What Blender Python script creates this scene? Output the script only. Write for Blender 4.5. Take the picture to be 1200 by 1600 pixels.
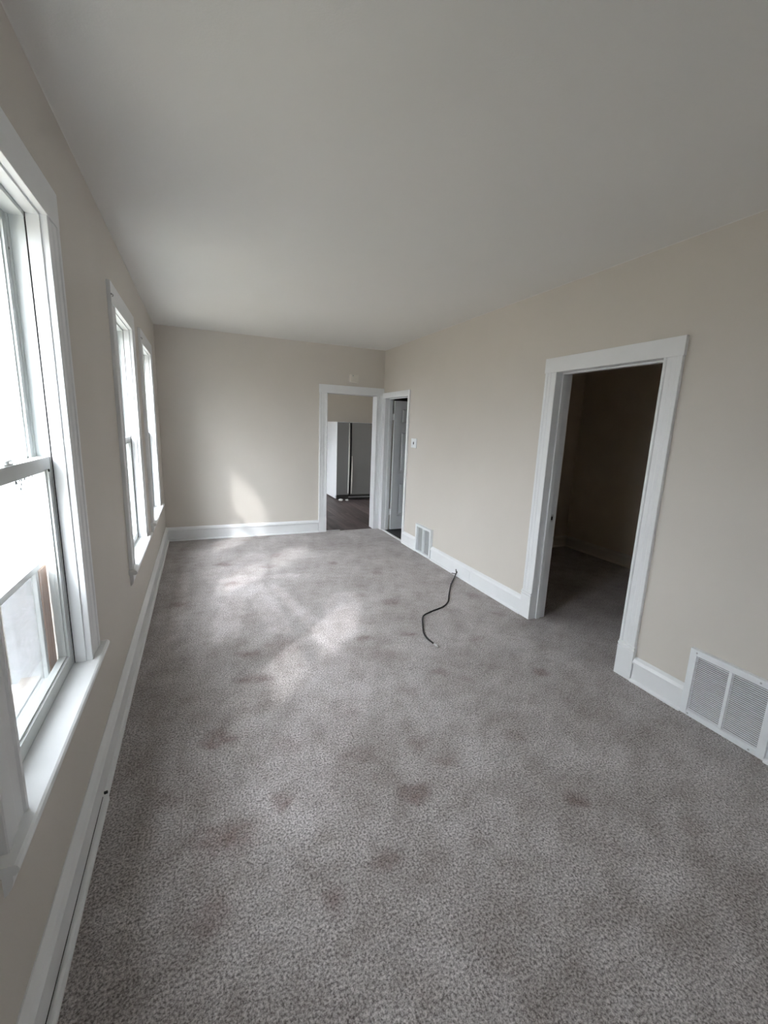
import bpy, bmesh, math, random
from mathutils import Vector, Matrix, noise

C = bpy.context.scene
for o in list(bpy.data.objects):
    bpy.data.objects.remove(o)
COL = C.collection
random.seed(7)

# ------------------------------------------------------------------ camera
F, YAW, PITCH, ROLL = 667.07, -0.40999, -0.196446, -0.038902     # focal length in pixels of a 1200x1600 frame
R = (Matrix.Rotation(YAW, 3, 'Z') @ Matrix.Rotation(PITCH, 3, 'X') @ Matrix.Rotation(ROLL, 3, 'Y'))
cam_data = bpy.data.cameras.new('camera')
cam = bpy.data.objects.new('camera', cam_data)
COL.objects.link(cam)
M3 = Matrix((R.col[0], R.col[2], -R.col[1])).transposed()
cam.matrix_world = Matrix.Translation((0.43523, 0, 1.55)) @ M3.to_4x4()
cam_data.sensor_fit = 'VERTICAL'
cam_data.sensor_height = 36
cam_data.lens = 36 * F / 1600
cam_data.clip_start = 0.02
cam_data.clip_end = 500
C.camera = cam

# ------------------------------------------------------------------ sky, sun, exposure
world = bpy.data.worlds.new('overcast sky')
C.world = world
world.use_nodes = True
wn = world.node_tree.nodes
SUN_DIR = Vector((1.01, 1.0, -1.20))
sky = wn.new('ShaderNodeTexSky'); sky.sky_type = 'NISHITA'; sky.sun_disc = False
sky.sun_elevation = math.asin(1.20 / SUN_DIR.length)
sky.sun_rotation = math.atan2(-1.01, -1.0)
sky.air_density = 1.5; sky.dust_density = 9.0; sky.ozone_density = 1.0
grey = wn.new('ShaderNodeRGBToBW')
geo = wn.new('ShaderNodeTexCoord'); sep = wn.new('ShaderNodeSeparateXYZ')
up = wn.new('ShaderNodeMapRange')                     # overcast sky: zenith three times the horizon
up.inputs['From Min'].default_value = 0; up.inputs['From Max'].default_value = 1
up.inputs['To Min'].default_value = 3.5; up.inputs['To Max'].default_value = 15.0
haze = wn.new('ShaderNodeMath'); haze.operation = 'MULTIPLY_ADD'; haze.inputs[1].default_value = 0.22
tint = wn.new('ShaderNodeVectorMath'); tint.operation = 'SCALE'; tint.inputs[0].default_value = (0.905, 0.95, 1.0)
wl_ = world.node_tree.links
wl_.new(geo.outputs['Generated'], sep.inputs[0]); wl_.new(sep.outputs['Z'], up.inputs['Value'])
wl_.new(sky.outputs[0], grey.inputs[0]); wl_.new(grey.outputs[0], haze.inputs[0]); wl_.new(up.outputs[0], haze.inputs[2])
wl_.new(haze.outputs[0], tint.inputs['Scale']); wl_.new(tint.outputs[0], wn['Background'].inputs[0])
wn['Background'].inputs[1].default_value = 1.0
sun_d = bpy.data.lights.new('hazy sun', 'SUN')
sun_d.energy = 1.5
sun_d.angle = math.radians(3)
sun_d.color = (0.97, 0.96, 0.95)
sun = bpy.data.objects.new('hazy_sun', sun_d)
COL.objects.link(sun)
sun.rotation_euler = Vector((1.01, 1.0, -1.20)).to_track_quat('-Z', 'Y').to_euler()
C.view_settings.view_transform = 'Standard'
C.view_settings.look = 'None'
C.view_settings.gamma = 1
C.view_settings.use_curve_mapping = False
C.view_settings.exposure = 1.08
C.cycles.max_bounces = 14
C.cycles.diffuse_bounces = 8
C.cycles.transparent_max_bounces = 16

# ------------------------------------------------------------------ room sizes (metres)
X0, W, D, H = -0.005, 2.956, 5.977, 2.631
YF = -2.6                      # wall behind the camera
XO = -0.215                    # outside face of the left wall
WT = 0.13                      # thickness of inner walls

# ------------------------------------------------------------------ materials
def mat(name, col, rough=0.6, bump=0.0, bscale=120, var=0.0, vscale=3.0, metal=0.0, spec=0.5):
    m = bpy.data.materials.new(name); m.use_nodes = True
    nt = m.node_tree; b = nt.nodes['Principled BSDF']
    b.inputs['Base Color'].default_value = (*col, 1)
    b.inputs['Roughness'].default_value = rough
    b.inputs['Metallic'].default_value = metal
    b.inputs['Specular IOR Level'].default_value = spec
    tc = nt.nodes.new('ShaderNodeTexCoord')
    if var > 0:
        n = nt.nodes.new('ShaderNodeTexNoise'); n.inputs['Scale'].default_value = vscale
        n.inputs['Detail'].default_value = 5
        nt.links.new(tc.outputs['Object'], n.inputs['Vector'])
        r = nt.nodes.new('ShaderNodeValToRGB')
        r.color_ramp.elements[0].position = 0.3; r.color_ramp.elements[1].position = 0.7
        r.color_ramp.elements[0].color = (*[c * (1 - var) for c in col], 1)
        r.color_ramp.elements[1].color = (*[min(1, c * (1 + var * 0.5)) for c in col], 1)
        nt.links.new(n.outputs['Fac'], r.inputs['Fac'])
        nt.links.new(r.outputs['Color'], b.inputs['Base Color'])
    if bump > 0:
        n2 = nt.nodes.new('ShaderNodeTexNoise'); n2.inputs['Scale'].default_value = bscale
        n2.inputs['Detail'].default_value = 3
        nt.links.new(tc.outputs['Object'], n2.inputs['Vector'])
        bp = nt.nodes.new('ShaderNodeBump'); bp.inputs['Strength'].default_value = bump
        bp.inputs['Distance'].default_value = 0.004
        nt.links.new(n2.outputs['Fac'], bp.inputs['Height'])
        nt.links.new(bp.outputs['Normal'], b.inputs['Normal'])
    return m

M_wall = mat('cream wall paint', (0.62, 0.584, 0.537), 0.55, 0.12, 160, 0.03, 1.3, spec=0.3)
M_ceil = mat('white ceiling paint', (0.74, 0.732, 0.71), 0.8, 0.12, 140, 0.02, 1.0, spec=0.2)
M_trim = mat('white gloss trim paint', (0.77, 0.785, 0.80), 0.35, 0.10, 40, 0.03, 6.0)
M_vinyl = mat('white vinyl window frame', (0.66, 0.69, 0.69), 0.4, 0, 1, 0.05, 8.0)
M_alu = mat('grey aluminium track', (0.42, 0.44, 0.45), 0.4, 0, 1, 0.1, 20.0, metal=0.3)
M_gap = mat('dark gap', (0.02, 0.02, 0.022), 0.9)
M_dark = mat('black metal', (0.012, 0.012, 0.013), 0.4)
M_steel = mat('nickel steel', (0.6, 0.6, 0.6), 0.3, metal=0.9)
M_duct = mat('dark duct', (0.03, 0.033, 0.035), 0.8)
M_grille = mat('white enamel grille', (0.78, 0.81, 0.83), 0.35, 0, 1, 0.04, 10)
M_ext = mat('white exterior paint', (0.60, 0.63, 0.66), 0.6, 0.1, 50, 0.05, 5)
M_closet = mat('closet walls with painted shade', (0.10, 0.095, 0.09), 0.8, 0.1, 100)  # shade of the unlit hall put into its wall colour
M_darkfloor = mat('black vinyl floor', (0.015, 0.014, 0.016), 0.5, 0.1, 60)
M_door = mat('white door paint', (0.62, 0.64, 0.66), 0.45, 0.05, 60, 0.03, 4)
M_fside = mat('white fridge enamel', (0.80, 0.83, 0.86), 0.4, 0.15, 300, 0.02, 4)
M_fdoor = mat('grey fridge door', (0.15, 0.153, 0.153), 0.4, 0.12, 300, 0.05, 3)
M_fhandle = mat('pale fridge handle', (0.55, 0.54, 0.51), 0.4)
M_paper = mat('white paper', (0.82, 0.82, 0.8), 0.8)
M_cable = mat('black rubber cable', (0.008, 0.008, 0.009), 0.6)
M_bedwall = mat('bedroom wall paint', (0.70, 0.62, 0.51), 0.7, 0.1, 140, 0.03, 1.5, spec=0.2)
M_bedtrim = mat('bedroom trim paint', (0.68, 0.63, 0.56), 0.5)
M_ply = mat('brass metal', (0.45, 0.36, 0.2), 0.35, metal=0.8)


def wood_material(name, c1, c2, scale, axis):
    m = bpy.data.materials.new(name); m.use_nodes = True
    nt = m.node_tree; b = nt.nodes['Principled BSDF']; b.inputs['Roughness'].default_value = 0.5
    tc = nt.nodes.new('ShaderNodeTexCoord'); mp = nt.nodes.new('ShaderNodeMapping')
    sc = [scale, scale, scale]; sc[axis] = scale * 0.06
    mp.inputs['Scale'].default_value = sc
    n = nt.nodes.new('ShaderNodeTexNoise'); n.inputs['Scale'].default_value = 1; n.inputs['Detail'].default_value = 6
    oi = nt.nodes.new('ShaderNodeObjectInfo')
    add = nt.nodes.new('ShaderNodeVectorMath'); add.operation = 'ADD'
    mul = nt.nodes.new('ShaderNodeMath'); mul.operation = 'MULTIPLY'; mul.inputs[1].default_value = 40
    nt.links.new(oi.outputs['Random'], mul.inputs[0])
    nt.links.new(tc.outputs['Object'], mp.inputs['Vector'])
    nt.links.new(mp.outputs['Vector'], add.inputs[0]); nt.links.new(mul.outputs[0], add.inputs[1])
    nt.links.new(add.outputs[0], n.inputs['Vector'])
    r = nt.nodes.new('ShaderNodeValToRGB')
    r.color_ramp.elements[0].position = 0.3; r.color_ramp.elements[1].position = 0.7
    r.color_ramp.elements[0].color = (*c1, 1); r.color_ramp.elements[1].color = (*c2, 1)
    nt.links.new(n.outputs['Fac'], r.inputs['Fac'])
    hs = nt.nodes.new('ShaderNodeHueSaturation')
    mr = nt.nodes.new('ShaderNodeMapRange'); mr.inputs['To Min'].default_value = 0.65; mr.inputs['To Max'].default_value = 1.5
    nt.links.new(oi.outputs['Random'], mr.inputs['Value']); nt.links.new(mr.outputs[0], hs.inputs['Value'])
    nt.links.new(r.outputs['Color'], hs.inputs['Color'])
    nt.links.new(hs.outputs['Color'], b.inputs['Base Color'])
    return m


M_plank = wood_material('dark brown vinyl plank', (0.035, 0.026, 0.026), (0.10, 0.078, 0.075), 25, 1)
M_wood = wood_material('raw softwood', (0.62, 0.36, 0.24), (0.78, 0.52, 0.38), 60, 2)
M_barewood = wood_material('bare orange wood', (0.45, 0.20, 0.07), (0.62, 0.33, 0.13), 60, 1)


def glass_material():
    m = bpy.data.materials.new('window glass'); m.use_nodes = True
    nt = m.node_tree; nt.nodes.clear()
    out = nt.nodes.new('ShaderNodeOutputMaterial'); t = nt.nodes.new('ShaderNodeBsdfTransparent')
    t.inputs[0].default_value = (0.94, 0.945, 0.945, 1)
    g = nt.nodes.new('ShaderNodeBsdfGlossy'); g.inputs['Roughness'].default_value = 0.02
    lw = nt.nodes.new('ShaderNodeLayerWeight'); lw.inputs['Blend'].default_value = 0.5
    pw_ = nt.nodes.new('ShaderNodeMath'); pw_.operation = 'POWER'; pw_.inputs[1].default_value = 5
    fr = nt.nodes.new('ShaderNodeMath'); fr.operation = 'MULTIPLY_ADD'; fr.inputs[1].default_value = 0.5; fr.inputs[2].default_value = 0.02
    nt.links.new(lw.outputs['Facing'], pw_.inputs[0]); nt.links.new(pw_.outputs[0], fr.inputs[0])
    mx = nt.nodes.new('ShaderNodeMixShader')
    nt.links.new(fr.outputs[0], mx.inputs[0]); nt.links.new(t.outputs[0], mx.inputs[1])
    nt.links.new(g.outputs[0], mx.inputs[2]); nt.links.new(mx.outputs[0], out.inputs[0])
    return m


M_glass = glass_material()


def mesh_material():
    """two overlapping layers of insect mesh: rippled moire of lighter and darker grey, see-through"""
    m = bpy.data.materials.new('insect mesh'); m.use_nodes = True
    nt = m.node_tree; nt.nodes.clear()
    out = nt.nodes.new('ShaderNodeOutputMaterial'); t = nt.nodes.new('ShaderNodeBsdfTransparent')
    d = nt.nodes.new('ShaderNodeBsdfDiffuse'); mx = nt.nodes.new('ShaderNodeMixShader')
    tc = nt.nodes.new('ShaderNodeTexCoord')
    w = nt.nodes.new('ShaderNodeTexWave'); w.wave_type = 'BANDS'; w.bands_direction = 'Z'
    w.inputs['Scale'].default_value = 9; w.inputs['Distortion'].default_value = 14
    w.inputs['Detail'].default_value = 1.5; w.inputs['Detail Scale'].default_value = 1.3
    nt.links.new(tc.outputs['Object'], w.inputs['Vector'])
    r = nt.nodes.new('ShaderNodeValToRGB')
    r.color_ramp.elements[0].color = (0.05, 0.05, 0.055, 1); r.color_ramp.elements[1].color = (0.17, 0.17, 0.18, 1)
    nt.links.new(w.outputs['Fac'], r.inputs['Fac']); nt.links.new(r.outputs['Color'], d.inputs['Color'])
    mx.inputs[0].default_value = 0.62
    nt.links.new(t.outputs[0], mx.inputs[1]); nt.links.new(d.outputs[0], mx.inputs[2])
    nt.links.new(mx.outputs[0], out.inputs[0])
    return m


def mesh_plain_material():
    m = bpy.data.materials.new('plain insect mesh'); m.use_nodes = True
    nt = m.node_tree; nt.nodes.clear()
    out = nt.nodes.new('ShaderNodeOutputMaterial'); t = nt.nodes.new('ShaderNodeBsdfTransparent')
    d = nt.nodes.new('ShaderNodeBsdfDiffuse'); mx = nt.nodes.new('ShaderNodeMixShader')
    d.inputs['Color'].default_value = (0.08, 0.082, 0.09, 1); mx.inputs[0].default_value = 0.60
    nt.links.new(t.outputs[0], mx.inputs[1]); nt.links.new(d.outputs[0], mx.inputs[2])
    nt.links.new(mx.outputs[0], out.inputs[0])
    return m


M_mesh = mesh_material()
M_mesh2 = mesh_plain_material()


def carpet_material():
    m = bpy.data.materials.new('taupe cut pile carpet'); m.use_nodes = True
    nt = m.node_tree; L = nt.links; b = nt.nodes['Principled BSDF']
    b.inputs['Roughness'].default_value = 0.95; b.inputs['Specular IOR Level'].default_value = 0.1
    b.inputs['Sheen Weight'].default_value = 0.15; b.inputs['Sheen Roughness'].default_value = 0.6
    tc = nt.nodes.new('ShaderNodeTexCoord')

    def nz(scale, det=3, rough=0.5):
        n = nt.nodes.new('ShaderNodeTexNoise'); n.inputs['Scale'].default_value = scale
        n.inputs['Detail'].default_value = det; n.inputs['Roughness'].default_value = rough
        L.new(tc.outputs['Object'], n.inputs['Vector']); return n

    def ramp(n, p0, c0, p1, c1):
        r = nt.nodes.new('ShaderNodeValToRGB')
        r.color_ramp.elements[0].position = p0; r.color_ramp.elements[1].position = p1
        r.color_ramp.elements[0].color = (*c0, 1); r.color_ramp.elements[1].color = (*c1, 1)
        L.new(n, r.inputs['Fac']); return r.outputs['Color']

    def mix(kind, fac, a, bb):
        x = nt.nodes.new('ShaderNodeMix'); x.data_type = 'RGBA'; x.blend_type = kind
        if hasattr(fac, 'links'): L.new(fac, x.inputs['Factor'])
        else: x.inputs['Factor'].default_value = fac
        for s, i in ((a, 6), (bb, 7)):
            if hasattr(s, 'links'): L.new(s, x.inputs[i])
            else: x.inputs[i].default_value = (*s, 1)
        return x.outputs[2]

    tuft = nz(125, 4, 0.72)
    base = ramp(tuft.outputs['Fac'], 0.37, (0.14, 0.124, 0.123), 0.65, (0.71, 0.675, 0.67))
    soil = ramp(nz(2.2, 5, 0.6).outputs['Fac'], 0.36, (0.80, 0.775, 0.76), 0.62, (1.06, 1.06, 1.06))
    col = mix('MULTIPLY', 1.0, base, soil)
    worn = ramp(nz(9, 4, 0.65).outputs['Fac'], 0.34, (0.84, 0.82, 0.80), 0.56, (1.03, 1.03, 1.03))
    col = mix('MULTIPLY', 1.0, col, worn)
    at = nt.nodes.new('ShaderNodeAttribute'); at.attribute_name = 'stain'
    col = mix('MULTIPLY', at.outputs['Fac'], col, (0.56, 0.46, 0.44))
    ap = nt.nodes.new('ShaderNodeAttribute'); ap.attribute_name = 'brushed'
    col = mix('MULTIPLY', ap.outputs['Fac'], col, (1.28, 1.28, 1.30))
    L.new(col, b.inputs['Base Color'])
    bp = nt.nodes.new('ShaderNodeBump'); bp.inputs['Strength'].default_value = 0.7
    bp.inputs['Distance'].default_value = 0.008
    L.new(tuft.outputs['Fac'], bp.inputs['Height']); L.new(bp.outputs['Normal'], b.inputs['Normal'])
    return m


M_carpet = carpet_material()


def ground_material():
    m = bpy.data.materials.new('sandy ground with grass'); m.use_nodes = True
    nt = m.node_tree; b = nt.nodes['Principled BSDF']; b.inputs['Roughness'].default_value = 0.95
    tc = nt.nodes.new('ShaderNodeTexCoord')
    n = nt.nodes.new('ShaderNodeTexNoise'); n.inputs['Scale'].default_value = 0.7; n.inputs['Detail'].default_value = 8
    nt.links.new(tc.outputs['Object'], n.inputs['Vector'])
    r = nt.nodes.new('ShaderNodeValToRGB'); e = r.color_ramp.elements
    e[0].position = 0.36; e[0].color = (0.06, 0.075, 0.045, 1)
    e[1].position = 0.46; e[1].color = (0.15, 0.13, 0.10, 1)
    nt.links.new(n.outputs['Fac'], r.inputs['Fac']); nt.links.new(r.outputs['Color'], b.inputs['Base Color'])
    return m


M_ground = ground_material()

# ------------------------------------------------------------------ mesh helpers


class MB:
    def __init__(self):
        self.v = []; self.f = []; self.smooth = set()

    def box(self, x0, x1, y0, y1, z0, z1):
        i = len(self.v)
        self.v += [(x, y, z) for x in (x0, x1) for y in (y0, y1) for z in (z0, z1)]
        self.f += [tuple(i + k for k in q) for q in
                   ((0, 1, 3, 2), (4, 6, 7, 5), (0, 4, 5, 1), (2, 3, 7, 6), (0, 2, 6, 4), (1, 5, 7, 3))]
        return self

    def prism(self, a, b, smooth=False):
        """two matching rings of points, joined and capped"""
        i = len(self.v); n = len(a)
        self.v += [tuple(p) for p in a] + [tuple(p) for p in b]
        for k in range(n):
            l = (k + 1) % n
            if smooth: self.smooth.add(len(self.f))
            self.f.append((i + k, i + l, i + n + l, i + n + k))
        self.f.append(tuple(i + k for k in range(n))[::-1]); self.f.append(tuple(i + n + k for k in range(n)))
        return self

    def cyl(self, p, d, r, h, n=12, r2=None):
        p = Vector(p); d = Vector(d).normalized(); u = d.orthogonal().normalized(); w = d.cross(u)
        r2 = r if r2 is None else r2
        A = [p + (u * math.cos(t) + w * math.sin(t)) * r for t in [2 * math.pi * k / n for k in range(n)]]
        B = [p + d * h + (u * math.cos(t) + w * math.sin(t)) * r2 for t in [2 * math.pi * k / n for k in range(n)]]
        return self.prism(A, B, True)

    def tube(self, pts, r, n=8):
        pts = [Vector(p) for p in pts]; i = len(self.v); m = len(pts)
        u = None
        for k, p in enumerate(pts):
            t = (pts[min(k + 1, m - 1)] - pts[max(k - 1, 0)]).normalized()
            u = t.orthogonal().normalized() if u is None else (u - t * u.dot(t)).normalized()
            w = t.cross(u)
            self.v += [tuple(p + (u * math.cos(a) + w * math.sin(a)) * r) for a in [2 * math.pi * j / n for j in range(n)]]
        for k in range(m - 1):
            for j in range(n):
                l = (j + 1) % n
                self.smooth.add(len(self.f))
                self.f.append((i + k * n + j, i + k * n + l, i + k * n + n + l, i + k * n + n + j))
        self.f.append(tuple(i + j for j in range(n))[::-1]); self.f.append(tuple(i + (m - 1) * n + j for j in range(n)))
        return self

    def build(self, name, m, parent=None, bevel=0.0, kind=None):
        me = bpy.data.meshes.new(name)
        me.from_pydata(self.v, [], self.f)
        for k in self.smooth: me.polygons[k].use_smooth = True
        bm = bmesh.new(); bm.from_mesh(me)
        bmesh.ops.recalc_face_normals(bm, faces=bm.faces)
        if bevel > 0:
            ed = [e for e in bm.edges if len(e.link_faces) == 2 and e.calc_face_angle(0) > 0.6]
            bmesh.ops.bevel(bm, geom=ed, offset=bevel, segments=2, profile=0.6, affect='EDGES', clamp_overlap=True)
        bm.to_mesh(me); bm.free()
        me.materials.append(m)
        o = bpy.data.objects.new(name, me); COL.objects.link(o)
        if parent: o.parent = parent; o.matrix_parent_inverse = parent.matrix_world.inverted()
        if kind: o['kind'] = kind
        return o


def bx(x0, x1, y0, y1, z0, z1):
    return MB().box(min(x0, x1), max(x0, x1), min(y0, y1), max(y0, y1), min(z0, z1), max(z0, z1))


def tag(o, label, cat=None, group=None, kind=None):
    o['label'] = label
    if cat: o['category'] = cat
    if group: o['group'] = group
    if kind: o['kind'] = kind
    return o


def empty(name, loc):
    o = bpy.data.objects.new(name, None); COL.objects.link(o)
    o.empty_display_size = 0.05
    o.location = loc
    bpy.context.view_layer.update()
    return o


# ------------------------------------------------------------------ floor
STAINS = [(1.23,1.37,0.067,0.051,-0.36,1),(0.68,1.54,0.048,0.043,-0.36,.8),(1.87,1.10,0.057,0.049,-0.36,1),(0.46,2.01,0.087,0.072,-0.36,1),(0.68,2.47,0.124,0.054,-0.34,0.8),(1.56,2.50,0.108,0.084,-0.34,0.5),(2.44,1.93,0.070,0.056,-0.34,1),(2.30,2.44,0.074,0.060,-0.33,0.7),(1.82,2.15,0.051,0.037,-0.34,0.6),(1.97,3.30,0.082,0.085,-0.31,0.7),(1.52,2.73,0.086,0.048,-0.33,0.8),(1.85,2.68,0.069,0.031,-0.33,1),(0.46,1.45,0.120,0.077,-0.37,0.9),(1.00,1.15,0.066,0.037,-0.37,0.7),(0.77,1.09,0.051,0.045,-0.37,0.8),(0.79,1.84,0.069,0.051,-0.36,0.5),(1.07,1.67,0.080,0.063,-0.36,0.5),(0.67,2.79,0.086,0.042,-0.34,0.8),(0.22,3.80,0.095,0.070,-0.32,0.8),(0.63,4.80,0.095,0.067,-0.29,0.8),(0.68,4.17,0.073,0.070,-0.30,0.8),(1.94,2.03,0.058,0.043,-0.34,0.6),(1.46,1.48,0.062,0.040,-0.36,0.5),(1.39,1.64,0.078,0.061,-0.36,0.5),(1.13,1.97,0.077,0.042,-0.35,0.4),(2.76,2.76,0.080,0.067,-0.32,0.5),(2.79,3.19,0.076,0.081,-0.31,0.6),(1.08,4.60,0.083,0.087,-0.29,0.6),(1.77,3.52,0.072,0.061,-0.31,0.5),(0.91,2.82,0.116,0.156,-0.33,0.5),(0.25,1.71,0.052,0.046,-0.36,0.5),(0.41,1.19,0.061,0.074,-0.38,0.7),(1.87,1.51,0.068,0.049,-0.36,0.4),(1.82,0.87,0.050,0.040,-0.37,0.4),(2.22,0.83,0.065,0.042,-0.37,0.5),(0.98,2.53,0.041,0.030,-0.34,0.5),(1.78,4.51,0.058,0.069,-0.29,0.8),(1.21,4.98,0.060,0.076,-0.28,0.6),(2.15,4.06,0.070,0.081,-0.29,0.5),(1.53,2.04,0.070,0.044,-0.35,0.5)]
# strokes of a vacuum cleaner that left the pile brushed light: start, end, half width, strength
STROKES = [((0.55, 3.1), (0.75, 4.3), 0.10, 0.8), ((0.95, 3.1), (0.85, 4.2), 0.09, 0.7), ((1.2, 3.1), (1.05, 3.9), 0.06, 0.6),
           ((1.25, 2.6), (1.05, 4.0), 0.035, 0.9), ((0.5, 4.3), (1.3, 4.25), 0.04, 0.7), ((1.35, 2.9), (1.6, 3.5), 0.14, 0.8),
           ((0.5, 4.5), (1.0, 5.0), 0.12, 0.6), ((0.2, 3.2), (0.25, 4.6), 0.05, 0.6), ((0.75, 1.6), (1.3, 2.5), 0.2, 0.5)]


def carpet(x0, x1, y0, y1, step, name):
    nx, ny = max(1, int((x1 - x0) / step)), max(1, int((y1 - y0) / step))
    v = []; st = []; br = []
    for j in range(ny + 1):
        y = y0 + (y1 - y0) * j / ny
        near = [s for s in STAINS if abs(y - s[1]) < 0.4]
        for i in range(nx + 1):
            x = x0 + (x1 - x0) * i / nx
            p = Vector((x, y, 0))
            dx = noise.noise(p * 14) * 0.035; dy = noise.noise(p * 14 + Vector((9, 3, 5))) * 0.035
            ragged = 0.55 + 0.6 * noise.noise(p * 30)
            s_ = 0
            for (sx, sy, rx, ry, a, k) in near:
                ux, uy = x + dx - sx, y + dy - sy
                c, s = math.cos(a), math.sin(a)
                d = math.hypot((ux * c + uy * s) / rx, (-ux * s + uy * c) / ry)
                if d < 1.3: s_ = max(s_, k * min(1, max(0, (1.3 - d) / 0.8)) * max(0, ragged + 0.2))
            b_ = 0
            for (a, b, hw, k) in STROKES:
                ax, ay = a; ex, ey = b[0] - ax, b[1] - ay
                t = ((x + dx - ax) * ex + (y + dy - ay) * ey) / (ex * ex + ey * ey); t = min(1, max(0, t))
                d = math.hypot(x + dx - ax - ex * t, y + dy - ay - ey * t)
                b_ = max(b_, k * min(1, max(0, (hw * 1.25 - d) / (hw * 0.4))))
            st.append(min(1, s_)); br.append(min(1, b_))
            v.append((x, y, 0.002 * noise.noise(p * 6)))
    f = [(j * (nx + 1) + i, j * (nx + 1) + i + 1, (j + 1) * (nx + 1) + i + 1, (j + 1) * (nx + 1) + i)
         for j in range(ny) for i in range(nx)]
    me = bpy.data.meshes.new(name); me.from_pydata(v, [], f)
    for nm, dat in (('stain', st), ('brushed', br)):
        a = me.attributes.new(nm, 'FLOAT', 'POINT'); a.data.foreach_set('value', dat)
    me.polygons.foreach_set('use_smooth', [True] * len(f))
    me.materials.append(M_carpet)
    o = bpy.data.objects.new(name, me); COL.objects.link(o)
    return o


fl = carpet(X0, W, YF, D + 0.004, 0.02, 'floor')
tag(fl, 'stained taupe cut pile carpet covering the living room floor', kind='structure')
fb = carpet(W, 5.14, 0.4, 4.35, 0.06, 'floor')
tag(fb, 'same carpet carrying on into the dark bedroom', kind='structure')
sub = bx(XO + 0.02, 5.3, YF - 0.1, 9.5, -0.3, -0.02).build('subfloor', M_darkfloor, kind='structure')
tag(sub, 'floor structure below the carpet', kind='structure')

# kitchen floor: a sheet of planks, every plank its own piece
kf = bx(1.1, 4.4, D + 0.005, 9.4, -0.02, -0.004).build('kitchen_floor', M_gap, kind='structure')
tag(kf, 'dark brown wood plank floor of the kitchen', kind='structure')
pw, pl = 0.152, 1.22
proto = bx(-pw / 2 + 0.0012, pw / 2 - 0.0012, -pl / 2 + 0.0012, pl / 2 - 0.0012, -0.006, 0.002).build('plank', M_plank, kf, 0.0008)
first = True
for i in range(21):
    off = [0, 0.45, 0.85, 0.2, 0.65][i % 5]
    x = 1.18 + pw / 2 + i * pw
    for j in range(4):
        y = D + 0.01 - off + pl / 2 + j * pl
        ya, yb = max(y - pl / 2, D + 0.006), min(y + pl / 2, 9.38)
        if yb - ya < 0.1: continue
        if first: o = proto; first = False
        else:
            o = proto.copy(); COL.objects.link(o)
        o.location = (x, (ya + yb) / 2, 0); o.scale = (1, (yb - ya) / pl, 1)

# ------------------------------------------------------------------ ceiling with softly rounded edges
def ceiling(x0, x1, y0, y1, z, r, name, m):
    prof = [(r * (1 - math.cos(t)), -r * (1 - math.sin(t))) for t in [math.pi / 2 * k / 6 for k in range(7)]]
    rings = []
    for (d, dz) in prof:
        rings.append([(x0 + d, y0 + d, z + dz), (x1 - d, y0 + d, z + dz), (x1 - d, y1 - d, z + dz), (x0 + d, y1 - d, z + dz)])
    mb = MB()
    for q in rings: mb.v += q
    for k in range(len(rings) - 1):
        for j in range(4):
            l = (j + 1) % 4
            mb.smooth.add(len(mb.f)); mb.f.append((k * 4 + j, k * 4 + l, k * 4 + 4 + l, k * 4 + 4 + j))
    n = (len(rings) - 1) * 4
    mb.smooth.add(len(mb.f)); mb.f.append((n, n + 1, n + 2, n + 3))
    mb.box(x0, x1, y0, y1, z + 0.002, z + 0.12)
    o = mb.build(name, m, kind='structure')
    return o


tag(ceiling(X0, W, YF, D, H, 0.004, 'ceiling', M_ceil), 'plain off-white plaster ceiling', kind='structure')
tag(bx(W + WT, 5.14, 0.3, 4.4, 2.63, 2.7).build('ceiling', M_bedwall), 'ceiling of the dark bedroom', kind='structure')
tag(bx(1.1, 4.4, D + WT, 9.4, 2.63, 2.7).build('ceiling', M_ceil), 'kitchen ceiling', kind='structure')

# ------------------------------------------------------------------ walls
WINS = [('window_1', 1.50, 'nearest tall white sash window with a half screen behind the lower pane'),
        ('window_2', 3.47, 'middle white sash window on the left wall with bare orange wood at its top'),
        ('window_3', 4.84, 'farthest white sash window beside the back corner')]
OH, OUT = 0.355, 0.485          # half width of opening / of outer casing
ZS, ZH, ZT = 0.605, 2.18, 2.295  # stool top, head of opening, top of head casing

wl = MB()
ys = [YF]
for _, yc, _l in WINS: ys += [yc - OH - 0.02, yc + OH + 0.02]
ys.append(D + 0.12)
for k in range(0, len(ys), 2):
    wl.box(XO, X0, ys[k], ys[k + 1], -0.3, H + 0.1)
for _, yc, _l in WINS:
    wl.box(XO, X0, yc - OH - 0.02, yc + OH + 0.02, -0.3, ZS - 0.03)
    wl.box(XO, X0, yc - OH - 0.02, yc + OH + 0.02, ZH + 0.02, H + 0.1)
tag(wl.build('wall_left', M_wall), 'cream wall with three tall windows', kind='structure')

BX0, BX1, BZ = 2.105, 2.845, 1.985    # kitchen doorway
wb = MB()
wb.box(X0, BX0 - 0.02, D, D + WT, -0.1, H + 0.1)
wb.box(BX1 + 0.02, W + 0.1, D, D + WT, -0.1, H + 0.1)
wb.box(BX0 - 0.02, BX1 + 0.02, D, D + WT, BZ + 0.02, H + 0.1)
tag(wb.build('wall_back', M_wall), 'cream end wall with a pale patch of sun and the kitchen doorway', kind='structure')

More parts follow.
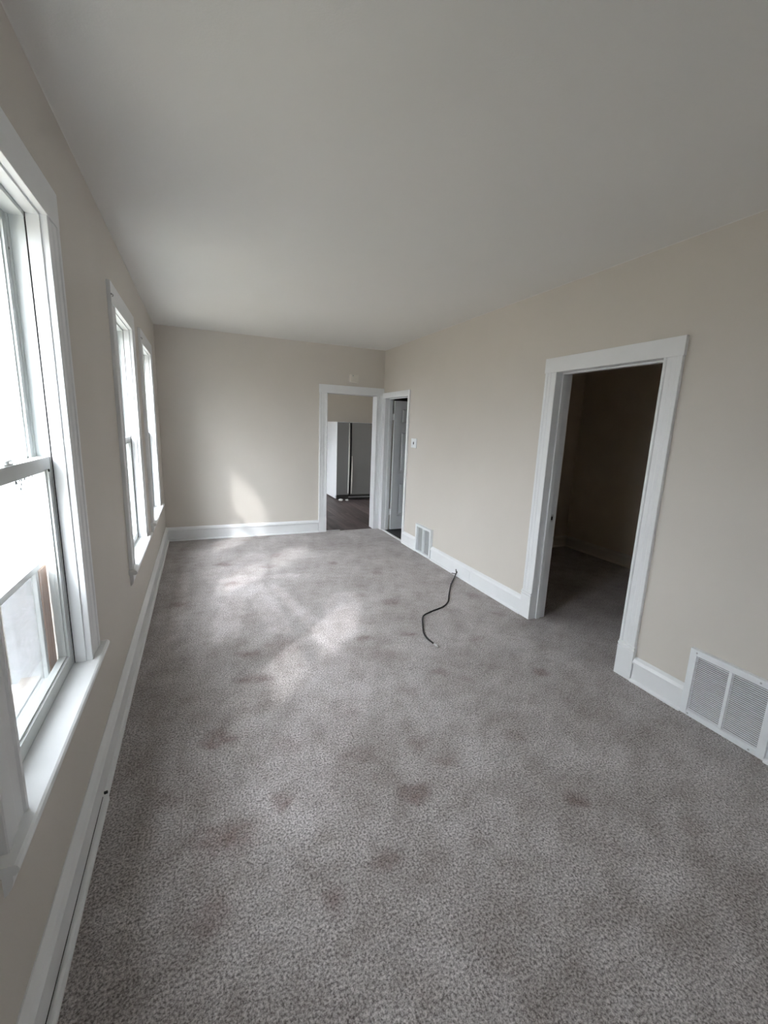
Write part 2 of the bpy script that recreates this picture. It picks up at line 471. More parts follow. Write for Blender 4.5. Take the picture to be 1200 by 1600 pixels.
RY0, RY1, RZ = 5.137, 5.862, 1.957   # narrow doorway next to the corner
NY0, NY1, NZ = 1.770, 2.595, 2.005   # bedroom doorway
wr = MB()
wr.box(W, W + WT, YF, NY0 - 0.02, -0.1, H + 0.1)
wr.box(W, W + WT, NY0 - 0.02, NY1 + 0.02, NZ + 0.02, H + 0.1)
wr.box(W, W + WT, NY1 + 0.02, RY0 - 0.02, -0.1, H + 0.1)
wr.box(W, W + WT, RY0 - 0.02, RY1 + 0.02, RZ + 0.02, H + 0.1)
wr.box(W, W + WT, RY1 + 0.02, D, -0.1, H + 0.1)
tag(wr.build('wall_right', M_wall), 'cream right wall with the bedroom doorway', kind='structure')
VX0, VX1, VZ0, VZ1 = 2.00, 2.40, 0.72, 2.10        # opening of an unseen window, added to light the foreground
wf = MB()
wf.box(X0 - 0.2, VX0, YF - 0.15, YF, -0.1, H + 0.1); wf.box(VX1, W + WT, YF - 0.15, YF, -0.1, H + 0.1)
wf.box(VX0, VX1, YF - 0.15, YF, -0.1, VZ0); wf.box(VX0, VX1, YF - 0.15, YF, VZ1, H + 0.1)
tag(wf.build('wall_front', M_wall), 'cream wall behind the viewer', kind='structure')
wv = empty('added_window', ((VX0 + VX1) / 2, YF, VZ0)); tag(wv, 'unseen white window added behind the viewer to brighten the foreground', kind='structure')
for a, b, c, d in ((VX0 - 0.12, VX0, VZ0, VZ1), (VX1, VX1 + 0.12, VZ0, VZ1), (VX0 - 0.13, VX1 + 0.13, VZ1, VZ1 + 0.11), (VX0 - 0.15, VX1 + 0.15, VZ0 - 0.03, VZ0)):
    bx(a, b, YF, YF + 0.02, c, d).build('casing', M_trim, wv, 0.002)
mb = MB()
for a, b, c, d in ((VX0, VX0 + 0.04, VZ0, VZ1), (VX1 - 0.04, VX1, VZ0, VZ1), (VX0 + 0.04, VX1 - 0.04, VZ0, VZ0 + 0.05), (VX0 + 0.04, VX1 - 0.04, VZ1 - 0.04, VZ1), (VX0 + 0.04, VX1 - 0.04, 1.34, 1.39)):
    mb.box(a, b, YF - 0.09, YF - 0.05, c, d)
mb.build('sash', M_vinyl, wv)
bx(VX0 + 0.04, VX1 - 0.04, YF - 0.072, YF - 0.068, VZ0 + 0.05, VZ1 - 0.04).build('pane', M_glass, wv)

# bedroom shell
tag(bx(5.14, 5.26, 0.3, 4.5, -0.1, 2.7).build('wall_right', M_bedwall), 'far wall of the dark bedroom', kind='structure')
tag(bx(W + WT, 5.14, 4.35, 4.47, -0.1, 2.7).build('wall_back', M_bedwall), 'end wall of the dark bedroom', kind='structure')
tag(bx(W + WT, 5.26, 0.28, 0.4, -0.1, 2.7).build('wall_front', M_bedwall), 'near wall of the dark bedroom', kind='structure')
# closet or stair room behind the narrow doorway
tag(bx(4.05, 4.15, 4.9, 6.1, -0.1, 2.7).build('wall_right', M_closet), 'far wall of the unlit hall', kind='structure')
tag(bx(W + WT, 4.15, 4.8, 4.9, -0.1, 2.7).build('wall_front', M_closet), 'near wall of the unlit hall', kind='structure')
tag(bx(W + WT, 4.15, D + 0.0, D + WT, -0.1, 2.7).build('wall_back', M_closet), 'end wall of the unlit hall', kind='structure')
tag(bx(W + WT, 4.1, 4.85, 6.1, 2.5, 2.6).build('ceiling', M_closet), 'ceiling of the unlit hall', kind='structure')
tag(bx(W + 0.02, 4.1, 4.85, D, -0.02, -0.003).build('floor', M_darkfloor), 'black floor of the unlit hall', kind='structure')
# kitchen shell with a window on its left wall
kw = MB()
KX = 1.2
kw.box(KX - 0.1, KX, D + WT, 7.40, -0.1, 2.7); kw.box(KX - 0.1, KX, 8.25, 9.5, -0.1, 2.7)
kw.box(KX - 0.1, KX, 7.40, 8.25, -0.1, 0.92); kw.box(KX - 0.1, KX, 7.40, 8.25, 2.02, 2.7)
tag(kw.build('wall_left', M_wall), 'kitchen wall with a window', kind='structure')
tag(bx(KX - 0.1, 4.5, 9.38, 9.5, -0.1, 2.7).build('wall_back', M_wall), 'cream kitchen wall above the refrigerator', kind='structure')
tag(bx(4.38, 4.5, D + WT, 9.5, -0.1, 2.7).build('wall_right', M_wall), 'right wall of the kitchen', kind='structure')


# ------------------------------------------------------------------ baseboards
def base_profile(h, t=0.017):
    # (out of wall, height) : board, moulded cap, quarter round shoe
    return [(0, 0), (t + 0.016, 0), (t + 0.015, 0.010), (t + 0.009, 0.017), (t, 0.020), (t, h - 0.050), (t + 0.010, h - 0.045),
            (t + 0.011, h - 0.032), (t + 0.002, h - 0.014), (0.008, h - 0.004), (0.004, h), (0, h)]


def baseboard(name, side, a, b, h, m=M_trim, at=None, label=None, parent=None):
    P = base_profile(h)
    mb = MB()
    if side == 'left': f = lambda u, z, s: (X0 + u, s, z)
    elif side == 'right': f = lambda u, z, s: ((at or W) - u, s, z)
    else: f = lambda u, z, s: (s, (at or D) - u, z)
    mb.prism([f(u, z, a) for u, z in P], [f(u, z, b) for u, z in P])
    o = mb.build(name, m, parent)
    if not parent: tag(o, label, kind='structure')
    return o


bl = baseboard('baseboard_left', 'left', YF, D, 0.185, label='white baseboard with moulded cap under the windows')
# the loose near piece of quarter round that has come away from the board
sh = MB()
P = [(0.020, 0.0), (0.036, 0.0), (0.036, 0.012), (0.030, 0.021), (0.022, 0.024)]
sh.prism([(X0 + u, YF + 0.01, z) for u, z in P], [(X0 + u + 0.002, 1.80, z) for u, z in P])
sho = sh.build('shoe_molding', M_trim, bl)
tag(sho, 'near length of shoe moulding standing off the board with a dark gap')
bx(X0 + 0.0168, X0 + 0.0185, 0.5, 1.79, 0.0245, 0.0275).build('gap', M_gap, bl)
MB().cyl((X0 + 0.018, 1.815, 0.022), (1, 0, 0.2), 0.006, 0.012, 8).build('nail_hole', M_duct, bl)
baseboard('baseboard_back', 'back', X0, BX0 - 0.117, 0.18, label='white baseboard of the end wall, left of the kitchen doorway')
baseboard('baseboard_right', 'right', NY1 + 0.115, 4.30, 0.168, label='white baseboard between bedroom doorway and small vent')
baseboard('baseboard_right', 'right', 4.70, RY0 - 0.046, 0.168, label='short white baseboard left of the small vent')
baseboard('baseboard_right', 'right', 1.335, NY0 - 0.118, 0.168, label='white baseboard between bedroom doorway and large grille')
baseboard('baseboard_right', 'right', YF, 0.925, 0.168, label='white baseboard at the right edge past the large grille')
baseboard('baseboard_right', 'right', 0.4, 4.35, 0.15, M_bedtrim, at=5.14, label='dim baseboard along the far bedroom wall')
baseboard('baseboard_back', 'back', W + WT, 5.14, 0.15, M_bedtrim, at=4.35, label='dim baseboard along the bedroom end wall')


# ------------------------------------------------------------------ windows
def casing_profile(w):
    # across (0 = inner edge), out of wall
    return [(0, 0), (0, 0.017), (0.004, 0.019), (0.016, 0.019), (0.022, 0.014), (w * 0.45, 0.014), (w * 0.52, 0.017),
            (w - 0.03, 0.017), (w - 0.024, 0.021), (w - 0.003, 0.021), (w, 0.018), (w, 0)]


def make_window(name, yc, label):
    wroot = empty(name, (X0, yc, ZS))
    tag(wroot, label, kind='structure')
    P = casing_profile(OUT - OH)
    for s in (-1, 1):
        mb = MB()
        mb.prism([(X0 + w, yc + s * (OH + u), ZS) for u, w in P], [(X0 + w, yc + s * (OH + u), ZH) for u, w in P])
        mb.build('side_casing', M_trim, wroot)
    mb = MB().box(X0, X0 + 0.021, yc - OUT - 0.004, yc + OUT + 0.004, ZH, ZT)
    mb.build('head_casing', M_trim, wroot, 0.002)
    # stool with horns and a softly rounded nose
    nose = [(X0, ZS), (0.034, ZS), (0.040, ZS - 0.004), (0.043, ZS - 0.012), (0.041, ZS - 0.020), (0.034, ZS - 0.026), (X0, ZS - 0.026)]
    mb = MB().prism([(x, yc - OUT - 0.035, z) for x, z in nose], [(x, yc + OUT + 0.035, z) for x, z in nose])
    mb.box(-0.049, X0, yc - OH, yc + OH, ZS - 0.026, ZS)
    mb.build('stool', M_trim, wroot)
    ap = [(X0, ZS - 0.026), (X0 + 0.020, ZS - 0.026), (X0 + 0.020, ZS - 0.075), (X0 + 0.016, ZS - 0.092), (X0 + 0.008, ZS - 0.105), (X0, ZS - 0.112)]
    MB().prism([(x, yc - OUT, z) for x, z in ap], [(x, yc + OUT, z) for x, z in ap]).build('apron', M_trim, wroot)
    for s in (-1, 1):
        y0 = yc + s * OH
        bx(-0.135, X0, y0, y0 + s * 0.02, ZS - 0.03, ZH + 0.02).build('jamb', M_trim, wroot)
        bx(-0.044, X0 - 0.002, y0, y0 - s * 0.006, ZS, ZH).build('stop', M_trim, wroot, 0.002)
        mb = MB()
        for a, b, t in ((-0.047, -0.066, 0.010), (-0.066, -0.088, 0.003), (-0.088, -0.094, 0.011), (-0.094, -0.130, 0.003), (-0.130, -0.138, 0.012)):
            mb.box(b, a, min(y0, y0 - s * t), max(y0, y0 - s * t), ZS - 0.02, ZH)
        mb.build('jamb_liner', M_vinyl, wroot)
        bx(-0.0468, -0.0440, y0, y0 - s * 0.0035, ZS, ZH).build('gap', M_gap, wroot)
        # outside: storm window track and boxed exterior jamb
        bx(-0.152, -0.138, y0 - s * 0.016, y0 + s * 0.02, ZS - 0.03, ZH).build('storm_track', M_alu, wroot)
        bx(-0.245, -0.152, y0 - s * 0.004, y0 + s * 0.10, ZS - 0.05, ZH + 0.1).build('exterior_jamb', M_ext, wroot)
    bx(-0.135, X0, yc - OH, yc + OH, ZH, ZH + 0.02).build('head_jamb', M_trim, wroot)
    bx(-0.044, X0 - 0.002, yc - OH, yc + OH, ZH - 0.006, ZH).build('head_stop', M_trim, wroot, 0.002)
    bx(-0.152, -0.046, yc - OH, yc + OH, ZH - 0.018, ZH - 0.001).build('head_track', M_vinyl, wroot)
    bx(-0.245, -0.135, yc - OH - 0.1, yc + OH + 0.1, ZH, ZH + 0.1).build('exterior_head', M_ext, wroot)
    sl = [(-0.049, ZS - 0.026), (-0.049, ZS - 0.006), (-0.088, ZS - 0.010), (-0.090, ZS - 0.001), (-0.094, ZS - 0.001), (-0.096, ZS - 0.014),
          (-0.140, ZS - 0.022), (-0.142, ZS - 0.012), (-0.150, ZS - 0.012), (-0.152, ZS - 0.03), (-0.270, ZS - 0.06), (-0.270, ZS - 0.09), (-0.049, ZS - 0.06)]
    MB().prism([(x, yc - OH, z) for x, z in sl], [(x, yc + OH, z) for x, z in sl]).build('sill', M_vinyl, wroot)

    def sash(nm, xa, xb, z0, z1, bot, top, hw):
        mb = MB(); st = 0.030
        mb.box(xa, xb, yc - hw, yc - hw + st, z0, z1); mb.box(xa, xb, yc + hw - st, yc + hw, z0, z1)
        mb.box(xa, xb, yc - hw + st, yc + hw - st, z0, z0 + bot); mb.box(xa, xb, yc - hw + st, yc + hw - st, z1 - top, z1)
        o = mb.build(nm, M_vinyl, wroot)
        xm = (xa + xb) / 2
        g = 0.006
        bd = MB()
        for s in (-1, 1):
            yy = yc + s * (hw - st)
            bd.box(xa + 0.006, xb - 0.008, min(yy, yy - s * g), max(yy, yy - s * g), z0 + bot, z1 - top)
        bd.box(xa + 0.006, xb - 0.008, yc - hw + st, yc + hw - st, z0 + bot, z0 + bot + g)
        bd.box(xa + 0.006, xb - 0.008, yc - hw + st, yc + hw - st, z1 - top - g, z1 - top)
        bd.build('glazing_bead', M_vinyl, o)
        bx(xm - 0.0015, xm + 0.0015, yc - hw + st, yc + hw - st, z0 + bot, z1 - top).build('pane', M_glass, o)
        return o
    ls = sash('lower_sash', -0.084, -0.050, ZS + 0.0, 1.404, 0.048, 0.042, OH - 0.011)
    us = sash('upper_sash', -0.126, -0.094, 1.360, ZH - 0.018, 0.040, 0.030, OH - 0.011)
    lk = MB().box(-0.078, -0.054, yc - 0.032, yc + 0.032, 1.404, 1.409)
    lk.cyl((-0.066, yc, 1.409), (0, 0, 1), 0.013, 0.010, 14)
    lk.box(-0.071, -0.061, yc - 0.012, yc + 0.045, 1.413, 1.419)
    lk.build('sash_lock', M_vinyl, ls)
    return wroot, ls, us


roots = [make_window(*w) for w in WINS]
w1, ls1, us1 = roots[0]; w2, ls2, us2 = roots[1]
# residue flecks of torn tape under the meeting rail of the near window
fm = MB()
for k in range(26):
    y = random.uniform(1.30, 1.76); z = 1.362 - 0.006 - random.random() ** 2 * 0.03
    s = random.uniform(0.001, 0.0028)
    fm.box(-0.0650, -0.0640, y - s, y + s, z - s * 2, z + s)
o = fm.build('residue', M_duct, ls1); tag(o, 'dark flecks of torn tape along the glass', kind='stuff')
MB().cyl((-0.050, 1.815, 1.358), (1, 0, 0), 0.005, 0.003, 10).build('screw_hole', M_gap, ls1)
MB().cyl((-0.100, 1.8505, 2.06), (0, -1, 0), 0.008, 0.008, 12).build('balance_pin', M_dark, w1)
# bare timber showing at the head of the middle window
o = bx(-0.135, -0.100, 3.815, 3.790, 2.03, 2.155).build('bare_wood', M_barewood, w2); tag(o, 'bare orange wood block at the top of the track')

# insect screen standing in the near window
scr = empty('window_screen', (-0.110, 1.50, ZS - 0.005))
tag(scr, 'half height sliding insect screen with a raw wood edge outside the nearest window', 'screen')
SX0, SX1, SZ0, SZ1 = -0.122, -0.100, ZS - 0.008, 1.035
bx(SX0, SX1, 1.160, 1.838, SZ1 - 0.022, SZ1).build('top_rail', M_vinyl, scr, 0.002)
bx(SX0, SX1, 1.160, 1.838, SZ0, SZ0 + 0.020).build('bottom_rail', M_vinyl, scr, 0.002)
bx(SX0, SX1, 1.160, 1.185, SZ0 + 0.02, SZ1 - 0.022).build('stile', M_vinyl, scr, 0.002)
bx(SX0, SX1 + 0.001, 1.742, 1.765, SZ0 + 0.02, SZ1 - 0.022).build('stile', M_vinyl, scr, 0.002)
o = bx(SX0 + 0.004, SX1 + 0.004, 1.765, 1.838, SZ0 + 0.02, SZ1 - 0.022).build('wood_strip', M_wood, scr, 0.002); tag(o, 'raw salmon coloured softwood edge')
bx(-0.1125, -0.1120, 1.56, 1.742, SZ0 + 0.02, SZ1 - 0.022).build('mesh_panel', M_mesh, scr)
bx(-0.1125, -0.1120, 1.185, 1.56, SZ0 + 0.02, SZ1 - 0.022).build('mesh_panel', M_mesh2, scr)

# small curtain hooks screwed to the upper corners of the window casings
def hook(y, z, label):
    h = MB().cyl((X0 + 0.0205, y, z), (1, 0, 0), 0.005, 0.002, 10)
    h.tube([(X0 + 0.022, y, z), (0.021, y, z), (0.025, y, z - 0.003), (0.026, y, z - 0.008), (0.023, y, z - 0.012), (0.019, y, z - 0.012)], 0.0015, 6)
    o = h.build('curtain_hook', M_duct); tag(o, label, 'hook', 'curtain hooks on the window casings')


hook(2.984, 2.222, 'small dark curtain hook on the left upper corner of the middle window')
hook(4.357, 2.215, 'small dark curtain hook on the left upper corner of the farthest window')


# ------------------------------------------------------------------ doorways
def doorway_right(name, y0, y1, z, cw, head, label, plinth, far_limit=None, jamb_far=None):
    root = empty(name, (W, (y0 + y1) / 2, 0)); tag(root, label, kind='structure')
    P = casing_profile(cw)
    for s, yy in ((-1, y0), (1, y1)):
        if s == 1 and far_limit is not None:
            c2 = far_limit - yy
            PP = [(u * c2 / cw, w) for u, w in P]
        else: PP = P
        zb = 0.235 if plinth else 0.0
        MB().prism([(W - w, yy + s * u, zb) for u, w in PP], [(W - w, yy + s * u, z) for u, w in PP]).build('side_casing', M_trim, root)
        if plinth:
            a, b = yy - s * 0.0, yy + s * (cw + 0.004)
            mb = MB().box(W - 0.027, W, min(a, b), max(a, b), 0, 0.190)
            mb.box(W - 0.030, W, min(a, b), max(a, b), 0.190, 0.202)
            mb.box(W - 0.024, W, min(a, b), max(a, b), 0.202, 0.212)
            mb.box(W - 0.029, W, min(a, b), max(a, b), 0.212, 0.226)
            mb.box(W - 0.022, W, min(a, b), max(a, b), 0.226, 0.235)
            mb.build('plinth_block', M_trim, root, 0.0015)
    ya, yb = y0 - cw - 0.006, (y1 + cw + 0.006) if far_limit is None else far_limit
    bx(W - 0.023, W, ya, yb, z, z + head).build('head_casing', M_trim, root, 0.0025)
    # jambs with their stops
    for s, yy in ((-1, y0), (1, y1)):
        bx(W, (jamb_far if s == 1 and jamb_far else W + WT + 0.016), yy, yy + s * 0.02, 0, z + 0.02).build('jamb', M_trim, root)
        bx(W + 0.045, W + 0.085, yy, yy - s * 0.012, 0, z).build('door_stop', M_trim, root, 0.002)
    bx(W, W + WT + 0.016, y0, y1, z, z + 0.02).build('head_jamb', M_trim, root)
    bx(W + 0.045, W + 0.085, y0, y1, z - 0.012, z).build('head_stop', M_trim, root, 0.002)
    return root


d1 = doorway_right('trim_1', NY0, NY1, NZ, 0.112, 0.108, 'white cased bedroom doorway with flat head board and plinth blocks', True)
o = bx(W + 0.088, W + 0.118, NY1, NY1 - 0.0025, 0.84, 0.90).build('strike_plate', M_steel, d1)
bx(W + 0.095, W + 0.111, NY1 - 0.0024, NY1 - 0.0032, 0.855, 0.885).build('latch_hole', M_gap, d1)
d2 = doorway_right('trim_2', RY0, RY1, RZ, 0.046, 0.075, 'narrow white cased doorway in the corner with its door open', False, far_limit=D - 0.026, jamb_far=3.062)
o = bx(W - 0.006, W + 0.03, RY0, RY1, 0.0, 0.010).build('threshold', M_trim, d2, 0.003)

d3 = empty('trim_3', ((BX0 + BX1) / 2, D, 0)); tag(d3, 'white cased kitchen doorway in the end wall', kind='structure')
P = casing_profile(0.115)
for s, xx, cw in ((-1, BX0, 0.115), (1, BX1, W - BX1 - 0.001)):
    PP = [(u * cw / 0.115, w) for u, w in P]
    MB().prism([(xx + s * u, D - w, 0.225) for u, w in PP], [(xx + s * u, D - w, BZ) for u, w in PP]).build('side_casing', M_trim, d3)
    mb = MB().box(min(xx, xx + s * cw), max(xx, xx + s * cw), D - 0.026, D, 0, 0.205)
    mb.box(min(xx, xx + s * cw), max(xx, xx + s * cw), D - 0.023, D, 0.205, 0.225)
    mb.build('plinth_block', M_trim, d3, 0.0015)
    bx(xx, xx + s * 0.02, D, D + WT + 0.014, 0, BZ + 0.02).build('jamb', M_trim, d3)
bx(BX0 - 0.121, W - 0.001, D - 0.023, D, BZ, BZ + 0.112).build('head_casing', M_trim, d3, 0.0025)
bx(BX0, BX1, D, D + WT + 0.014, BZ, BZ + 0.02).build('head_jamb', M_trim, d3)
o = bx(BX0 + 0.01, BX0 + 0.22, D - 0.012, D + 0.03, 0.002, 0.008).build('threshold', M_steel, d3, 0.002)
tag(o, 'short bright end of a metal floor strip')

# the panelled door leaf standing open in the narrow doorway
LX0, LX1, LY0, LY1, LZ0, LZ1 = 3.075, 3.785, 5.815, 5.850, 0.012, 1.93
door = empty('door_1', (LX0, LY0, LZ0)); tag(door, 'white six panel door standing open into the unlit hall', kind='structure')
lf = MB()
stl, gapx = 0.105, 0.10
xs = [(LX0 + stl, (LX0 + LX1) / 2 - gapx / 2), ((LX0 + LX1) / 2 + gapx / 2, LX1 - stl)]
zs = [(0.22, 0.74), (0.88, 1.50), (1.60, 1.84)]
lf.box(LX0, LX1, LY0 + 0.020, LY1, LZ0, LZ1)          # core
lf.box(LX0, LX0 + stl, LY0, LY0 + 0.020, LZ0, LZ1); lf.box(LX1 - stl, LX1, LY0, LY0 + 0.020, LZ0, LZ1)
lf.box(xs[0][1], xs[1][0], LY0, LY0 + 0.020, LZ0, LZ1)
zr = [(LZ0, zs[0][0]), (zs[0][1], zs[1][0]), (zs[1][1], zs[2][0]), (zs[2][1], LZ1)]
for a, b in xs:
    for c, d in zr: lf.box(a, b, LY0, LY0 + 0.020, c, d)
lf.build('leaf', M_door, door)
for a, b in xs:
    for c, d in zs:
        y = LY0 + 0.020
        A = [(a + 0.025, y, c + 0.025), (b - 0.025, y, c + 0.025), (b - 0.025, y, d - 0.025), (a + 0.025, y, d - 0.025)]
        B = [(a + 0.04, y - 0.015, c + 0.04), (b - 0.04, y - 0.015, c + 0.04), (b - 0.04, y - 0.015, d - 0.04), (a + 0.04, y - 0.015, d - 0.04)]
        MB().prism(A, B).build('panel', M_door, door)
for z in (0.28, 1.70):
    hg = MB().box(W + WT - 0.055, W + WT - 0.002, RY1 - 0.004, RY1, z - 0.045, z + 0.045)
    hg.box(LX0 - 0.002, LX0 + 0.0, LY0 + 0.002, LY1 - 0.002, z - 0.045, z + 0.045)
    hg.cyl((W + WT - 0.022, RY1 - 0.012, z - 0.048), (0, 0, 1), 0.007, 0.096, 10)
    hg.box(W + WT - 0.022, LX0, RY1 - 0.016, RY1 - 0.013, z - 0.045, z + 0.045)
    hg.build('hinge', M_trim, door)
kb = MB().cyl((LX1 - 0.06, LY0, 0.92), (0, -1, 0), 0.026, 0.006, 16).cyl((LX1 - 0.06, LY0 - 0.006, 0.92), (0, -1, 0), 0.01, 0.03, 12)
kb.cyl((LX1 - 0.06, LY0 - 0.036, 0.92), (0, -1, 0), 0.018, 0.012, 16, 0.027).cyl((LX1 - 0.06, LY0 - 0.048, 0.92), (0, -1, 0), 0.027, 0.012, 16, 0.018)
kb.build('knob', M_steel, door)


# ------------------------------------------------------------------ grilles on the right wall
def grille_base(name, y0, y1, h, proud, fw, label, cols, rows, cat='vent', mid_bar=False):
    root = empty(name, (W, (y0 + y1) / 2, 0)); tag(root, label, cat)
    x1, x0 = W - proud, W
    fr = MB()
    z0 = 0.004
    fr.box(x1, x0, y0, y0 + fw, z0, h); fr.box(x1, x0, y1 - fw, y1, z0, h)
    fr.box(x1, x0, y0 + fw, y1 - fw, z0, z0 + fw * 0.85); fr.box(x1, x0, y0 + fw, y1 - fw, h - fw, h)
    cw = (y1 - y0 - 2 * fw)
    mw = 0.016
    for k in range(1, cols):
        yc = y0 + fw + cw * k / cols
        fr.box(x1 + 0.001, x0, yc - mw / 2, yc + mw / 2, z0 + fw * 0.85, h - fw)
    fr.build('frame', M_grille, root, 0.003)
    bx(W - 0.004, W - 0.001, y0 + 0.01, y1 - 0.01, z0 + 0.01, h - 0.01).build('duct', M_duct, root)
    za, zb = z0 + fw * 0.85, h - fw
    pitch = (zb - za) / rows
    bays = []
    for k in range(cols):
        a = y0 + fw + cw * k / cols + (mw / 2 if k else 0); b = y0 + fw + cw * (k + 1) / cols - (mw / 2 if k < cols - 1 else 0)
        bays.append((a, b))
    return root, bays, za, zb, pitch, x1


def slat_mesh(x1, L, pitch):
    # a slat leaning outward at the bottom: cross-section in x,z ; centred on y
    q = [(0.0, 0.0012), (0.0, 0.0026), (0.0055, 0.0056), (0.0062, 0.0044)]
    return MB().prism([(x, -L / 2, z) for x, z in q], [(x, L / 2, z) for x, z in q])


root, bays, za, zb, pitch, x1 = grille_base('return_air_grille', 0.925, 1.335, 0.402, 0.028, 0.036,
                                            'large white slatted return air grille at floor level by the right edge', 2, 31)
bays_l = bays
proto = None
for (a, b) in bays_l:
    for r in range(31):
        if proto is None:
            proto = slat_mesh(x1, b - a, pitch).build('slat', M_grille, root); o = proto
        else:
            o = proto.copy(); COL.objects.link(o)
        o.matrix_world = Matrix.Translation((x1 + 0.002, (a + b) / 2, za + r * pitch))
for (y, z) in ((1.300, 0.384), (1.000, 0.384), (1.290, 0.018), (0.990, 0.018)):
    MB().cyl((x1 + 0.001, y, z), (-1, 0, 0), 0.005, 0.002, 10).build('screw', M_alu, root)

root, bays, za, zb, pitch, x1 = grille_base('floor_vent', 4.305, 4.700, 0.365, 0.034, 0.032,
                                            'small white two column vent in the baseboard beside the corner doorway', 2, 22)
for (a, b) in bays:
    mb = MB()
    for r in range(22):
        i = len(mb.v)
        s = slat_mesh(x1, b - a, pitch)
        mb.v += [(x + x1 + 0.002, y + (a + b) / 2, z + za + r * pitch) for x, y, z in s.v]
        mb.f += [tuple(k + i for k in q) for q in s.f]
    mb.build('louvre', M_grille, root, kind='stuff')
bx(x1 - 0.004, x1 + 0.01, 4.40, 4.432, 0.155, 0.163).build('damper_lever', M_alu, root)

# ------------------------------------------------------------------ small fittings on walls
sw = empty('light_switch', (W, 4.925, 1.362)); tag(sw, 'small white switch plate with a dark toggle slot right of the corner doorway', 'switch')
bx(W - 0.006, W, 4.855, 4.995, 1.305, 1.42).build('plate', M_grille, sw, 0.002)
mb = MB(); cy, cz = 4.925, 1.362
mb.prism([(W - 0.0062, cy - 0.013, cz), (W - 0.0062, cy, cz - 0.022), (W - 0.0062, cy + 0.013, cz), (W - 0.0062, cy, cz + 0.022)],
         [(W - 0.012, cy - 0.009, cz), (W - 0.012, cy, cz - 0.016), (W - 0.012, cy + 0.009, cz), (W - 0.012, cy, cz + 0.016)])
mb.build('toggle', M_dark, sw)
o = bx(W - 0.004, W, 4.848, 4.857, 1.30, 1.425).build('paint_edge', M_alu, sw)

wbx = empty('wall_box', (2.48, D, 2.205)); tag(wbx, 'small cream painted chime box above the kitchen doorway', 'box')
bx(2.418, 2.545, D - 0.04, D, 2.150, 2.258).build('body', mat('cream plastic', (0.65, 0.62, 0.56), 0.5), wbx, 0.006)
MB().cyl((2.462, D - 0.040, 2.24), (0, -1, 0), 0.009, 0.004, 10).build('knob', M_alu, wbx)

pl_ = empty('outlet_cover', (W - 0.018, 3.53, 0.07)); tag(pl_, 'blank white cover plate on the right baseboard beyond the black cable', 'cover plate')
bx(W - 0.0215, W - 0.0165, 3.485, 3.585, 0.022, 0.118).build('plate', M_trim, pl_, 0.002)

# ------------------------------------------------------------------ coax cable on the carpet
pts = [(2.938, 3.72, 0.040), (2.915, 3.70, 0.030), (2.873, 3.66, 0.010), (2.80, 3.58, 0.006), (2.71, 3.472, 0.006), (2.58, 3.29, 0.006), (2.468, 3.128, 0.006), (2.359, 3.04, 0.006),
       (2.224, 2.991, 0.006), (2.126, 2.945, 0.006), (2.074, 2.885, 0.006), (2.005, 2.748, 0.006), (1.965, 2.66, 0.006), (1.948, 2.583, 0.006), (1.950, 2.53, 0.006), (1.956, 2.475, 0.007)]


def smooth(ps, n=5):
    ps = [Vector(p) for p in ps]; out = []
    for i in range(len(ps) - 1):
        p0, p1, p2, p3 = ps[max(i - 1, 0)], ps[i], ps[i + 1], ps[min(i + 2, len(ps) - 1)]
        for k in range(n):
            t = k / n
            out.append(0.5 * ((2 * p1) + (p2 - p0) * t + (2 * p0 - 5 * p1 + 4 * p2 - p3) * t * t + (3 * p1 - p0 - 3 * p2 + p3) * t ** 3))
    return out + [ps[-1]]


cable = empty('coax_cable', (2.4, 3.05, 0)); tag(cable, 'black coax cable snaking over the carpet out of the right baseboard', 'cable')
MB().tube(smooth(pts), 0.0062, 10).build('cord', M_cable, cable)
e = Vector(pts[-1]); dr = (e - Vector(pts[-2])).normalized()
mb = MB().cyl(e - dr * 0.006, dr, 0.0085, 0.026, 12); mb.cyl(e + dr * 0.020, dr, 0.0105, 0.014, 6); mb.cyl(e + dr * 0.034, dr, 0.006, 0.010, 10)
o = mb.build('connector', M_steel, cable); tag(o, 'bright metal screw connector at the free end')
mb = MB().cyl((2.938, 3.72, 0.040), (1, 0.1, 0.1), 0.011, 0.012, 10)
mb.tube([(2.930, 3.72, 0.04), (2.926, 3.722, 0.075)], 0.004, 6); mb.tube([(2.915, 3.70, 0.03), (2.902, 3.76, 0.02)], 0.005, 6)
mb.build('splitter', M_dark, cable)

# ------------------------------------------------------------------ refrigerator in the kitchen
fr = empty('refrigerator', (3.47, 8.87, 0)); tag(fr, 'side by side refrigerator with white side and grey doors in the kitchen', 'refrigerator')
FX0, FX1, FY = 3.02, 3.93, 8.50
bx(FX0, FX1, FY + 0.07, 9.24, 0.03, 1.62).build('body', M_fside, fr, 0.006)
bx(FX0 + 0.006, 3.298, FY, FY + 0.066, 0.115, 1.612).build('freezer_door', M_fdoor, fr, 0.006)
bx(3.336, FX1 - 0.002, FY, FY + 0.066, 0.115, 1.612).build('fridge_door', M_fdoor, fr, 0.006)
bx(FX0 - 0.002, FX0 + 0.006, FY, FY + 0.066, 0.10, 1.617).build('door_edge', M_fside, fr)
bx(3.30, 3.334, FY + 0.03, FY + 0.069, 0.10, 1.61).build('gasket', M_gap, fr)
bx(FX0 + 0.02, FX1 - 0.02, FY + 0.02, FY + 0.10, 0.022, 0.105).build('toe_grille', M_dark, fr)
o = bx(3.30, FX1 - 0.02, FY + 0.008, FY + 0.02, 0.058, 0.068).build('toe_strip', M_alu, fr)
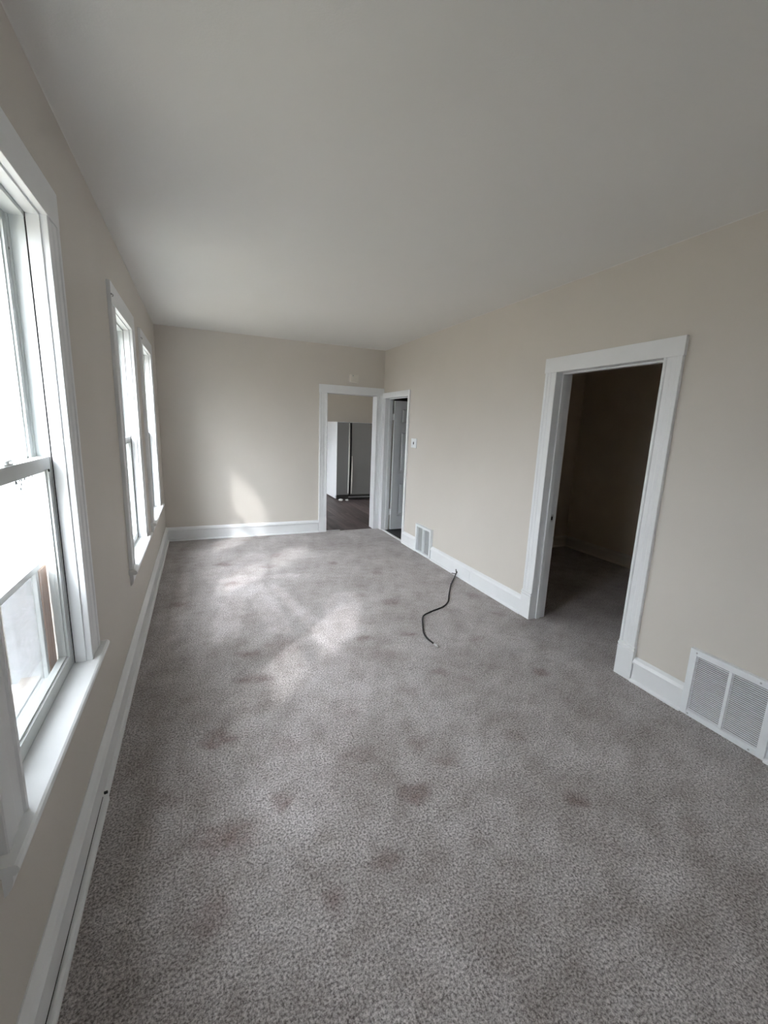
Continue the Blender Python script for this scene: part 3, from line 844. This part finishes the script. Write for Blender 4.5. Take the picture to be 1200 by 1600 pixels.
for xc, za, zb in ((3.283, 0.14, 1.60), (3.352, 0.14, 0.93)):
    h = MB()
    ring = lambda z, d: [(xc - 0.011, FY + 0.004, z), (xc - 0.009, FY - d, z), (xc + 0.009, FY - d, z), (xc + 0.011, FY + 0.004, z)]
    for k in range(6):
        a, b = za + (zb - za) * k / 6, za + (zb - za) * (k + 1) / 6
        h.prism(ring(a, 0.01 + 0.03 * math.sin(math.pi * k / 6)), ring(b, 0.01 + 0.03 * math.sin(math.pi * (k + 1) / 6)))
    h.build('handle', M_fhandle, fr)
for x in (FX0 + 0.05, FX1 - 0.05):
    for y in (FY + 0.12, 9.18):
        MB().cyl((x, y, 0.002), (0, 0, 1), 0.02, 0.03, 10).build('foot', M_dark, fr)


# crumpled paper at the foot of the refrigerator
def paper(x, y, r, label):
    bm = bmesh.new(); bmesh.ops.create_icosphere(bm, subdivisions=2, radius=r)
    for v in bm.verts:
        k = 1 + 0.5 * noise.noise(v.co * 60 + Vector((x * 9, y, 0)))
        v.co *= k; v.co.z *= 0.6
    zm = min(v.co.z for v in bm.verts)
    for v in bm.verts: v.co.z -= zm
    me = bpy.data.meshes.new('paper_scrap'); bm.to_mesh(me); bm.free(); me.materials.append(M_paper)
    o = bpy.data.objects.new('paper_scrap', me); COL.objects.link(o); o.location = (x, y, 0.0025)
    tag(o, label, 'paper', 'paper scraps by the refrigerator')


paper(3.09, 8.40, 0.042, 'larger crumpled white paper scrap under the refrigerator front corner')
paper(3.22, 8.38, 0.034, 'smaller crumpled white paper scrap right of the larger one')

# ------------------------------------------------------------------ outdoors, seen through the near window
tag(bx(-60, XO - 0.01, -40, 60, -1.0, -0.62).build('ground', M_ground), 'sandy yard with a little grass outside the windows', kind='structure')
nb = empty('neighbour_house', (-6.5, 19.0, -0.62)); tag(nb, 'pale neighbouring house with a blue grey base beyond the near window', 'house')
M_side = mat('pale siding', (0.78, 0.82, 0.86), 0.7, 0.05, 10, 0.03, 2)
M_base = mat('blue grey base', (0.075, 0.085, 0.11), 0.8, 0.1, 10, 0.15, 2)
bx(-9.5, -3.4, 15.0, 23.0, -0.62, 0.18).build('foundation', M_base, nb)
for k in range(14):
    z = 0.18 + k * 0.2
    q = [(15.0, z), (14.965, z), (14.99, z + 0.2), (15.0, z + 0.2)]
    MB().prism([(-9.5, y, zz) for y, zz in q], [(-3.4, y, zz) for y, zz in q]).build('siding_board', M_side, nb)
bx(-9.5, -3.4, 15.0, 23.0, 0.18, 2.98).build('wall', M_side, nb)
MB().prism([(-9.9, 14.7, 2.98), (-3.0, 14.7, 2.98), (-6.45, 14.7, 5.0)], [(-9.9, 23.3, 2.98), (-3.0, 23.3, 2.98), (-6.45, 23.3, 5.0)]).build('roof', M_base, nb)
